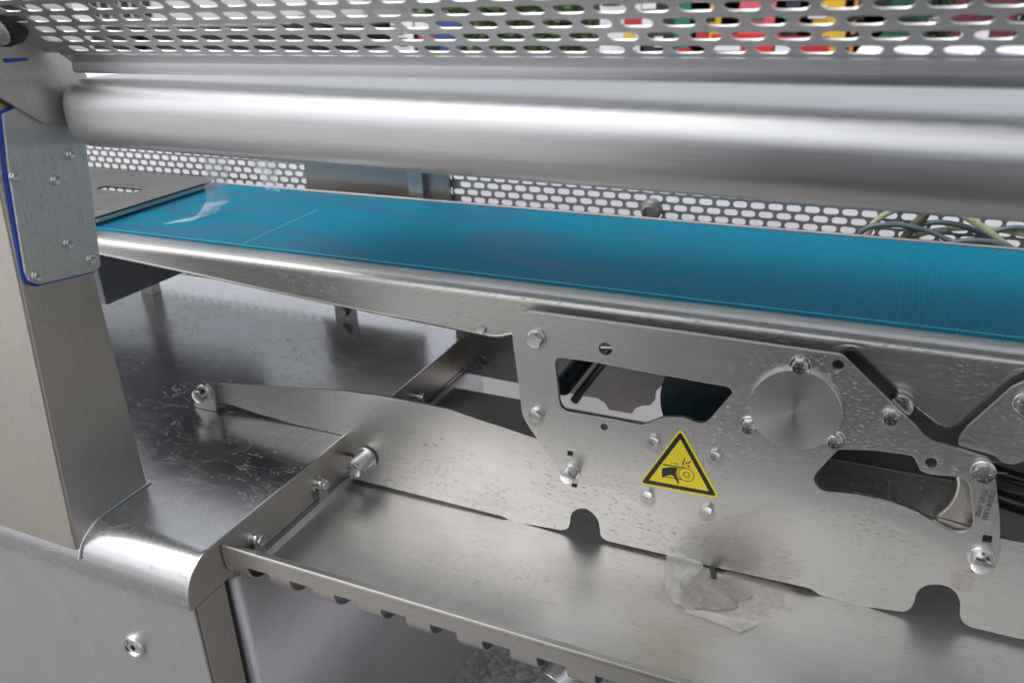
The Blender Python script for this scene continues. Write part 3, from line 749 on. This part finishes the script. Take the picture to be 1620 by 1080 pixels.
# ================================================================ HOOD + PERFORATED LID
hood = Thing('guard_lid', 'guard lid with thick rounded nose bar and slotted screen above the belt', 'guard', (.2, -.12, .2))
hc = (-.138, .2225); hr = .0290
pf = [(.11, .2490), (.02, .2500), (-.05, .251), (-.10, .2515), (-.130, .2515)]
for k in range(0, 29):
    a = PI / 2 + PI * k / 28; ca, sa = math.cos(a), math.sin(a)
    pf.append((hc[0] - .030 * abs(ca) ** .74, hc[1] + math.copysign(hr * abs(sa) ** .74, sa)))
pf += [(-.110, .1940), (-.085, .1945)]
X0 = -.3735
xs_ = [X0 + .026 * (1 - math.cos(PI / 2 * k / 9)) for k in range(10)] + [-.3, -.2, -.1, 0, .1, .2, .3, .5, XR]
def fsh(x):
    t = max(0.0, min(1.0, (x - X0) / .026)); return .50 + .50 * math.sqrt(1 - (1 - t) ** 2)
bm_ = extrude_x(pf[::-1], 0, 0, .0015, shrink={'xs': xs_, 'f': fsh, 'c': (-.11, .2225)})
for v in bm_.vertices: v.co.z -= .0115 * max(0, v.co.x + .30)
bar = link('nose_bar', bm_, M['hood'], hood)
rt = Matrix.Translation((un(137, 234, 'y', -.165).x, -.1612, .2035)) @ Matrix.Rotation(PI / 2 + math.radians(-38), 4, 'X')
link('marker_scribble', textmesh("Bauer '57", .0062, rt), M['marker'], bar)
GT = Vector((0, -math.sin(math.radians(58)), math.cos(math.radians(58)))); G0 = Vector((0, -.145, .268)); GN = Vector((0, -GT.z, GT.y)) * -1
def gmap(a, b, d): return tuple(G0 + Vector((a, 0, 0)) + GT * b + GN * (.0010 * d))
gx0 = .1727 - .0240 * 24
def gskip(cx, cz, i, j):
    xw = cx
    lim = -.338 + cz * .0 - (.012 if j else 0)
    if xw < -.410: return 2
    if xw < -.352 - .001 * j: return 1
    if j == 0 and xw < -.345: return 1
    return 0
me = perforated(56, 8, .0239, .01535, .0195, .0092, .0015, lambda a, b, d: gmap(a, b + .0165, d), skip=gskip, phase=gx0)
link('slotted_screen', me, M['guard'], hood)
# plain band below the holes and the folded lip
def gp_(a, b): return G0 + GT * b
pl = [tuple((G0 + GT * .0090).yz), tuple((G0 + GT * .0025).yz)]
pl += [(-.1430, .2655), (-.1427, .2635), (-.1430, .2580), (-.1424, .2570), (-.138, .2568)]
link('folded_lip', extrude_x(pl, -.362, XR, .0015), M['hood'], hood)
# end flange: follows the screen's left edge
bm = bmesh.new()
q = [G0 + GT * -.004, G0 + GT * .14]
for (a, b) in ((-.412, -.405), ):
    ring = []
    for p_ in q: ring.append([bm.verts.new((-.408, *(p_ + GN * dd).yz)) for dd in (.0, -.014)] + [bm.verts.new((-.4060, *(p_ + GN * dd).yz)) for dd in (-.014, .0)])
    for k in range(4): bm.faces.new((ring[0][k], ring[0][(k + 1) % 4], ring[1][(k + 1) % 4], ring[1][k]))
    bm.faces.new(ring[0]); bm.faces.new(ring[1])
link('end_flange', mesh(bm), M['guard'], hood)
# clamp knob at the corner
kc = un(2, 25, 'y', -.19)
kn = link('clamp_knob', mesh(lathe([(0, -.014), (.016, -.012), (.0215, -.002), (.0225, .006), (.019, .014), (0, .014)], 32)), M['black'], hood, loc=(kc.x, kc.y, kc.z)); kn['_own'] = tuple(kc)
kn.rotation_euler = (math.radians(32), 0, math.radians(8))
link('washer', mesh(lathe([(.0155, .0142), (.0155, .0165), (.0145, .0168), (0, .0168)], 32)), M['bolt'], kn, loc=tuple(kc))
link('bolt', hexbolt(.015, .008, None), M['bolt'], kn, loc=(kc.x, kc.y - .0168, kc.z))

# ================================================================ REAR GUARD
rg = Thing('rear_guard', 'vertical slotted steel guard behind the blue belt, in two panels joined by plain posts', 'guard', (0, .345, 0))
RGY = .345; PXR = .0209; PZR = .01055
def rmap(a, b, d): return (a, RGY + .0015 * d, b)
NR = 26; zt = .0722 - PZR * 12; ph = .0708 - PXR * 26
ph = (un(1080 + 32 / 3, 914 / 3, 'y', RGY).x) - PXR * 50; z0 = un(1080 + 32 / 3, 914 / 3, 'y', RGY).z - PZR * 19
def rskip(cx, cz, i, j):
    xw = cx
    if xw < -.275 or j < 10: return 2
    if xw < -.262: return 1
    return 0
me = perforated(100, 26, PXR, PZR, .0172, .0077, .0015, lambda a, b, d: rmap(a, b + z0, d), skip=rskip, phase=ph)
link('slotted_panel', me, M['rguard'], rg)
zl = un(100 + 345 / 4.045, 230 + 93 / 4.045, 'y', RGY).z - PZR * 18 - .001
xl_end = un(497, 290, 'y', RGY).x
me = perforated(36, 26, PXR * .96, PZR, .0165, .0077, .0015, lambda a, b, d: rmap(a, b + zl, d), skip=lambda cx, cz, i, j: 2 if cx > xl_end - .006 else 0, phase=un(100 + 345 / 4.045, 250, 'y', RGY).x - PXR * .96 * 12)
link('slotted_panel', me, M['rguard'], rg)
xa, xb = xl_end, un(658, 290, 'y', RGY).x; xc = un(716, 290, 'y', RGY).x
link('plain_panel', boxmesh(xa - .012, xb - .001, RGY - .004, RGY - .0015, -.14, .16), M['dark_steel'], rg)
link('corner_post', boxmesh(xb, xb + .024, RGY - .022, RGY - .003, .02, .16, bev=.002), M['rguard'], rg)
link('corner_post', boxmesh(xb + .0255, xc, RGY - .012, RGY - .0025, .02, .16, bev=.002), M['dark_steel'], rg)
p = un(1028, 334, 'y', .33)
kb = lathe([(.0135, 0), (.0135, .006), (.011, .007), (.0105, .018), (.007, .0195), (.006, .014), (0, .014)], 24); link('fixing_nut', mesh(kb), M['dark_steel'], rg, loc=(p.x, RGY - .001, p.z))

# ================================================================ CABLES AND HOSES behind the belt
def cab_path(pts, y): return [tuple(un(u, v, 'y', y + dy)) for (u, v, dy) in pts]
def Z(pts): return [(1340 + a / 5.786, 320 + b / 5.79, d) for a, b, d in pts]
cables = [
 ('cable', 'grey_cable', Z([(60, 400, 0), (110, 300, 0), (200, 230, 0), (370, 205, 0), (560, 220, .003), (760, 270, .003), (930, 350, 0), (1120, 450, -.003), (1180, 520, -.003)]), .0030, 'cable', 'thin grey cable making the leftmost arch behind the blue belt'),
 ('cable', 'grey_cable', Z([(400, 470, .010), (500, 330, .010), (600, 240, .010), (720, 195, .010), (870, 185, .010), (1050, 215, .010), (1200, 275, .010), (1330, 360, .006), (1420, 440, .004)]), .0030, 'cable', 'grey cable arching highest in the middle of the coil behind the belt'),
 ('cable', 'grey_cable', Z([(800, 470, -.008), (900, 395, -.008), (1020, 362, -.008), (1180, 352, -.008), (1350, 370, -.008), (1480, 410, -.008), (1600, 480, -.008), (1700, 540, -.008)]), .0034, 'cable', 'grey cable forming the low front arch at the right of the coil'),
 ('cable', 'grey_cable', Z([(1060, 450, .004), (1120, 405, .004), (1230, 395, .006), (1260, 470, .006)]), .0026, 'cable', 'short grey cable loop tucked under the low front arch'),
 ('cable', 'grey_cable', Z([(1180, 360, .012), (1280, 300, .012), (1400, 255, .012), (1560, 232, .012), (1750, 260, .012)]), .0030, 'cable', 'grey cable running off the right edge of the photo above the belt'),
 ('hose', 'clear_hose', Z([(120, 420, .012), (180, 310, .012), (250, 190, .012), (360, 105, .012), (480, 55, .012), (620, 10, .012)]), .0036, 'hose', 'pale green clear hose rising leftmost from behind the belt'),
 ('hose', 'clear_hose', Z([(520, 400, .016), (640, 310, .016), (800, 262, .016), (1000, 240, .016), (1250, 235, .016), (1450, 260, .016), (1700, 310, .016)]), .0030, 'hose', 'pale green hose lying low and nearly level behind the grey cables'),
 ('hose', 'clear_hose', Z([(900, 20, .001), (1040, 105, .001), (1180, 190, .001), (1300, 270, .001), (1400, 350, .001), (1520, 440, .001)]), .0038, 'hose', 'pale green hose with printed marks coming down from the nose bar at the right'),
 ('hose', 'dark_hose', Z([(740, 60, .010), (690, 140, .010), (600, 230, .010), (530, 330, .010), (470, 420, .010)]), .0055, 'hose', 'thick dark hose slanting down to the belt between the two grey arches'),
]
for base, nm, pts, r, cat, lab in cables:
    me = tube([tuple(un(u, v, 'y', .325 + d)) for u, v, d in pts], r, 12, 6)
    m_ = M['cable'] if 'cable' == base else M['hose']
    if 'dark' in nm: m_ = simple('smoky_hose', (.10, .10, .06), .3, var=.5, sc=300)
    o = link(nm, me, m_); tag(o, lab, cat)
a = un(1340 + 1310 / 5.786, 320 + 460 / 5.79, 'y', .312); 
o = link('cable_clip', tube([(a.x - .002, .312, a.z - .002), (a.x + .008, .312, a.z + .004), (a.x + .022, .312, a.z + .002), (a.x + .034, .312, a.z + .004), (a.x + .040, .312, a.z - .003)], .0024, 8, 6), M['bolt']); tag(o, 'small shiny metal clip lying on the belt rear rail under the cables', 'clip')

# ================================================================ PLASTIC FILMS
def filmmesh(path, wdir, n=14, m=6, crumple=.004, seed=0):
    """ribbon along path points (3d) with half-width vectors"""
    bm = bmesh.new(); rows = []
    P_ = [Vector(p) for p in path]; W_ = [Vector(w) for w in wdir]; K = (len(P_) - 1) * n
    for i in range(K + 1):
        t = i / n; a = min(int(t), len(P_) - 2); f = t - a; f2 = f * f * (3 - 2 * f)
        c = P_[a].lerp(P_[a + 1], f); w_ = W_[a].lerp(W_[a + 1], f2)
        rows.append([bm.verts.new(c + w_ * (2 * j / m - 1) + Vector(noise.noise_vector(c * 60 + w_.normalized() * (j * .9) + Vector((seed, 0, 0)))) * crumple) for j in range(m + 1)])
    for a, b in zip(rows, rows[1:]):
        for j in range(m): bm.faces.new((a[j], a[j + 1], b[j + 1], b[j]))
    return mesh(bm, 80)
A = [un(342, 250, 'y', .16), un(343, 290, 'y', .16), un(345, 318, 'y', .16), un(322, 343, 'z', BZ + .002), un(262, 353, 'z', BZ + .001)]
Wd = [(.016, .006, 0), (.012, .008, 0), (.010, .01, 0), (.006, .016, .002), (.001, .004, 0)]
o = link('plastic_strip', filmmesh(A, Wd, crumple=.002), M['film']); tag(o, 'clear plastic strip hanging from the nose bar onto the left part of the belt', 'plastic film')
A = [un(415, 255, 'y', .22), un(425, 275, 'y', .22), un(432, 302, 'y', .22)]
o = link('plastic_strip', filmmesh(A, [(.022, .0, 0), (.014, 0, 0), (.010, 0, 0)], crumple=.004, seed=5), M['film']); tag(o, 'short torn clear plastic scrap hanging just above the belt in front of the rear guard', 'plastic film')

# crumpled film on the tray
def on(u, v, h=0): return un(u, v, 'z', TRAYZ + h)
def Q(pts): return [(1020 + a / 6.75, 860 + b / 6.75) for a, b in pts]
M['old_film'] = simple('dirty_white_film', (.55, .55, .53), .3, var=.12, sc=70, bumpk=.4, alpha=.52)
M['brown_film'] = (lambda: steel('brown_stained_film', (.50, .47, .43), .45, 'x', dark=0, metal=0, seed=21, smear=1.0, stain=[(film_c.x + .012, film_c.y + .0, TRAYZ + .004, .05, (.20, .15, .11), .5, .09)]))()
M['brown_film'].node_tree.nodes['Principled BSDF'].inputs['Alpha'].default_value = .6
fm = Thing('crumpled_film', 'crumpled dirty plastic film stuck to the tray floor beside a brown stain', 'plastic film', tuple(on(1140, 960)))
def blob(pts, hs, name, mat, sub=5, amp=.0015, seed=0):
    q = [on(u, v, h) for (u, v), h in zip(Q(pts), hs)]
    c = sum(q, Vector()) / len(q); c.z += amp
    L = [Vector(p) for p in smooth_loop([tuple(p) for p in q], 3)]
    bm = bmesh.new(); prev = None; cv = bm.verts.new(c)
    rings = []
    for k in range(1, sub + 1):
        f = k / sub; ring = []
        for i, p in enumerate(L):
            v = c.lerp(p, f); nz = noise.noise(v * 95 + Vector((seed, 0, 0))) * amp * 2.2 * (1 - f * .3) + abs(noise.noise(v * 40 + Vector((0, seed, 0)))) * amp * 2
            ring.append(bm.verts.new((v.x, v.y, max(v.z + nz, TRAYZ + .0004))))
        rings.append(ring)
    m = len(L)
    for i in range(m): bm.faces.new((cv, rings[0][i], rings[0][(i + 1) % m]))
    for a, b in zip(rings, rings[1:]):
        for i in range(m): bm.faces.new((a[i], a[(i + 1) % m], b[(i + 1) % m], b[i]))
    return link(name, mesh(bm, 80), mat, fm)
blob([(260, 95), (450, 160), (620, 225), (560, 330), (470, 420), (390, 520), (380, 600), (430, 690), (340, 660), (290, 590), (225, 480), (235, 300), (225, 200)], [.006] * 3 + [.004] * 4 + [.001, .001, .001, .003, .005, .006], 'white_fold', M['old_film'], amp=.0022)
blob([(620, 240), (800, 330), (950, 350), (1160, 550), (1010, 610), (980, 680), (750, 715), (560, 700), (400, 690), (380, 560), (450, 430), (540, 320)], [.003, .002, .001, .0008, .0008, .0008, .0008, .001, .001, .004, .004, .004], 'brown_fold', M['brown_film'], amp=.0020, seed=3)
blob([(420, 705), (620, 705), (900, 780), (1050, 795), (1215, 855), (1030, 930), (980, 925), (700, 820), (500, 750)], [.0015, .003, .003, .002, .0006, .002, .0012, .0012, .001], 'white_flap', M['old_film'], amp=.0010, seed=8)
blob([(695, 245), (745, 250), (768, 380), (722, 385)], [.004] * 2 + [.003] * 2, 'dark_tape', M['ink'], 3, .0003)

# pipe below the tray lip
pp = un(872, 1082, 'y', -.12)
pipe = Thing('pipe_end', 'open steel pipe end below the tray lip at the bottom of the photo', 'pipe', (pp.x, -.12, pp.z - .05))
bm = lathe([(.0155, 0), (.0175, 0), (.0180, -.001), (.0180, -.30), (.0155, -.30), (.0155, 0)], 36)
o = link('pipe_wall', mesh(bm), M['bolt'], pipe, loc=(pp.x, -.12, pp.z)); o.rotation_euler = (math.radians(18), 0, math.radians(-18))

# ================================================================ BACKGROUND seen through the slots, then added reflection helpers
GZ = -.735
def tagbox(name, lab, cat, parts, loc, group=None):
    t = Thing(name, lab, cat, loc, group)
    for pn, dims, mat, bv in parts: link(pn, boxmesh(*dims, bev=bv), mat, t)
    return t
# long white wrapped pallet load right behind the guard
wl = Thing('wrapped_pallet_load', 'long white wrapped load standing low behind the rear guard', 'pallet load', (-.6, 1.5, GZ))
bm = bmesh.new(); box(bm, -6.5, 3.2, .80, 2.0, GZ + .01, .05, bev=.03); bmesh.ops.subdivide_edges(bm, edges=bm.edges, cuts=5, use_grid_fill=True)
for v in bm.verts: v.co += Vector(noise.noise_vector(v.co * 2.2)) * .018
link('wrap', mesh(bm, 60), M['white'], wl)

def at(u, v, y): return un(u, v, 'y', y)
# white delivery van far left
vp = at(330, 45, 9.5)
van = Thing('delivery_van', 'white delivery van parked in the distance at the left, seen through the lid slots', 'van', (vp.x, 10, GZ))
M['van'] = simple('white_van_paint', (.75, .76, .78), .3, var=.03, sc=2); M['glass'] = simple('dark_glass', (.02, .025, .03), .08, sc=5)
bm = bmesh.new(); box(bm, vp.x - 2.6, vp.x + 1.5, 9.3, 11.2, GZ + .50, GZ + 2.4, bev=.12); box(bm, vp.x + 1.35, vp.x + 2.9, 9.35, 11.15, GZ + .50, GZ + 1.35, bev=.15)
link('body', mesh(bm), M['van'], van)
link('window', boxmesh(vp.x + .9, vp.x + 1.6, 9.27, 9.32, GZ + 1.3, GZ + 1.9), M['glass'], van)
for k in range(6): link('vent_slat', boxmesh(vp.x - 2.1 + k * .22, vp.x - 1.98 + k * .22, 9.26, 9.31, GZ + .66, GZ + .95), M['glass'], van)
link('underbody_shade', boxmesh(vp.x - 2.5, vp.x + 2.7, 9.5, 11, GZ + .18, GZ + .52), M['black'], van)  # black box for the undercarriage and the shade beneath the van
for dx in (-1.7, 1.9):
    wh = link('wheel', mesh(lathe([(.18, 0), (.30, .0), (.34, -.04), (.34, -.22), (0, -.22)], 24)), M['black'], van, loc=(vp.x + dx, 9.33, GZ + .34)); 
# shrubs
M['leaf'] = simple('shrub_leaf', (.07, .13, .03), .55, var=.5, sc=9); M['bark'] = simple('shrub_bark', (.10, .07, .05), .8, sc=12)
def hedge(u0, u1, y, h, name, lab):
    a, b = at(u0, 40, y).x, at(u1, 40, y).x; t = Thing(name, lab, 'hedge', ((a + b) / 2, y, GZ)); rn = random.Random(3)
    bm = bmesh.new()
    for _ in range(9000):
        c = Vector((rn.uniform(a, b), y + rn.uniform(-.35, .35), GZ + rn.random() * h)); c += Vector(noise.noise_vector(c * 1.3)) * .25; c.z = max(c.z, GZ)
        d = Vector((rn.gauss(0, 1), rn.gauss(0, 1), rn.gauss(0, 1))).normalized() * .11; e = d.orthogonal().normalized() * .06
        bm.faces.new([bm.verts.new(c - d), bm.verts.new(c + e), bm.verts.new(c + d), bm.verts.new(c - e)])
    me = bpy.data.meshes.new('l'); bm.to_mesh(me); bm.free()
    link('foliage', me, M['hedge_leaf'], t)
    for k in range(12): link('stem', mesh(lathe([(.04, 0), (.03, h * .8)], 6, 'z')), M['bark'], t, loc=(a + (b - a) * (k + .5) / 12, y, GZ))
M['hedge_leaf'] = simple('hedge_leaf', (.035, .055, .025), .6, var=.5, sc=4)
hedge(520, 1700, 14, 1.9, 'hedge', 'long dark hedge closing the yard behind the coloured boards')
def shrub(u, y, h, lab):
    p = at(u, 40, y); t = Thing('shrub', lab, 'shrub', (p.x, y, GZ), 'shrubs beyond the machine')
    link('stem', mesh(lathe([(.06, 0), (.04, h * .5), (.01, h * .8)], 8, 'z')), M['bark'], t, loc=(p.x, y, GZ))
    bm = bmesh.new(); rn = random.Random(int(u))
    for _ in range(1500):
        d = Vector((rn.gauss(0, 1), rn.gauss(0, 1), rn.gauss(0, 1))).normalized() * (rn.random() ** .4)
        c = Vector((d.x * h * .62, d.y * h * .5, h * .52 + d.z * h * .48)); c += Vector(noise.noise_vector(c * 3)) * .12
        a = Vector((rn.gauss(0, 1), rn.gauss(0, 1), rn.gauss(0, 1))).normalized() * .06; b = a.orthogonal().normalized() * .03
        bm.faces.new([bm.verts.new(c - a), bm.verts.new(c + b), bm.verts.new(c + a), bm.verts.new(c - b)])
    me = bpy.data.meshes.new('l'); bm.to_mesh(me); bm.free()
    link('crown', me, M['leaf'], t, loc=(p.x, y, GZ))
shrub(765, 9.0, 1.5, 'leftmost green shrub seen through the lid slots'); shrub(850, 9.4, 1.3, 'lighter green shrub in the middle of the three'); shrub(915, 9.2, 1.5, 'rightmost of the three green shrubs, beside the stalls')
# coloured stall goods
cols = [('green', (.01, .16, .09), 1095, 1.0), ('yellow', (.72, .42, .02), 1130, .95), ('pink', (.70, .12, .16), 1190, .96), ('dark blue', (.02, .03, .06), 1255, .95), ('yellow', (.72, .42, .02), 1305, .97), ('red', (.60, .02, .02), 1180, .62), ('orange', (.70, .22, .02), 1365, .95), ('red', (.50, .02, .02), 1270, .60), ('dark green', (.01, .07, .04), 1410, .9), ('black', (.02, .02, .025), 1040, .9), ('white', (.75, .75, .78), 985, .93), ('blue', (.04, .08, .22), 690, .75), ('white', (.75, .75, .78), 640, .72), ('maroon', (.12, .02, .04), 1555, .98)]
M['pr'] = simple('poster_red', (.5, .03, .03), .5, sc=5); M['pg'] = simple('poster_green', (.05, .2, .1), .5, sc=5); M['py'] = simple('poster_yellow', (.7, .5, .05), .5, sc=5)
for i, (cn, c, u, hh) in enumerate(cols):
    y = 6.2 - (.4 if hh < .7 else 0); p = at(u, 40, y)
    mt = simple('board_' + cn.replace(' ', '_') + str(i), c, .5, sc=4)
    t = Thing('display_board', '%s upright board %s' % (cn, ['right of the shrubs', 'next to the green board', 'behind the red crate-height board', 'between the pink and yellow boards', 'right of the dark blue board', 'standing low in front of the pink board', 'right of the second yellow board', 'standing low in front of the dark blue board', 'left of the white tarpaulin block', 'between white and green boards', 'just right of the rightmost shrub', 'between the white board and the leftmost shrub', 'leftmost of the boards', 'rightmost of the boards beyond the lid'][i]), 'board', (p.x, y, GZ), 'coloured boards beyond the machine')
    wd = .14 + .05 * ((i * 7) % 3)
    link('panel', boxmesh(p.x - wd, p.x + wd, y - .01, y + .01, GZ + .12, GZ + hh, bev=.004), mt, t)
    link('header', boxmesh(p.x - wd * .9, p.x - wd * .1, y - .016, y - .0115, GZ + hh - .12, GZ + hh - .04, bev=.002), M['white'] if i % 2 else M['ink'], t)
    rb_ = random.Random(i * 5 + 1)
    for q in range(3):
        zc = GZ + hh * (.45 + .16 * q); xc_ = p.x + rb_.uniform(-.5, .5) * wd; w2_ = wd * rb_.uniform(.2, .45)
        link('poster', boxmesh(xc_ - w2_, xc_ + w2_, y - .0150 - .002 * q, y - .0115 - .0018 * q, zc - .05, zc + rb_.uniform(.0, .05), bev=.001), [M['white'], M['ink'], M['pr'], M['pg'], M['py']][rb_.randrange(5)], t)
    for s_ in (-1, 1): link('leg', boxmesh(p.x + s_ * wd * .8 - .012, p.x + s_ * wd * .8 + .012, y + .011, y + .03, GZ, GZ + hh * .9, bev=.002), M['black'], t)
p = at(1480, 40, 4.2)
tagbox('covered_table', 'table under a white cloth in the distance at the upper right', 'table', [('cloth', (p.x - .35, p.x + 1.2, 3.9, 4.7, GZ + .05, GZ + .66), M['white'], .03), ('table_leg', (p.x - .30, p.x - .26, 3.96, 4.0, GZ, GZ + .06), M['black'], .002), ('table_leg', (p.x + 1.10, p.x + 1.14, 3.96, 4.0, GZ, GZ + .06), M['black'], .002)], (p.x, 4.3, GZ))

bm = bmesh.new(); bmesh.ops.create_grid(bm, x_segments=1, y_segments=1, size=1)
for v in bm.verts: v.co = (v.co.x * 60, -31.9 + v.co.y * 30, 0)
tag(link('pale_yard_reflector', mesh(bm), simple('pale_reflector', (.44, .435, .43), .8, var=.08, sc=3), loc=(0, 0, GZ + .004)), kind='structure')  # unseen pale sheet added to brighten reflections in the hood and plates
ec = Thing('reflection_blocker', 'unseen dark box added opposite the conveyor to darken the reflection in the plate', 'reflection blocker', (.3, -1.3, GZ))  # added out of view to darken the plate's reflection
M['dark_paint'] = simple('dark_grey_paint', (.025, .026, .030), .5, sc=6)
link('body', boxmesh(-.12, .75, -1.6, -1.02, GZ + .08, .40, bev=.01), M['dark_paint'], ec)
link('door', boxmesh(-.10, .73, -1.018, -1.004, GZ + .12, .37, bev=.004), M['dark_paint'], ec)
for sx in (-.08, .66): link('foot', boxmesh(sx, sx + .05, -1.1, -1.05, GZ, GZ + .08), M['black'], ec)
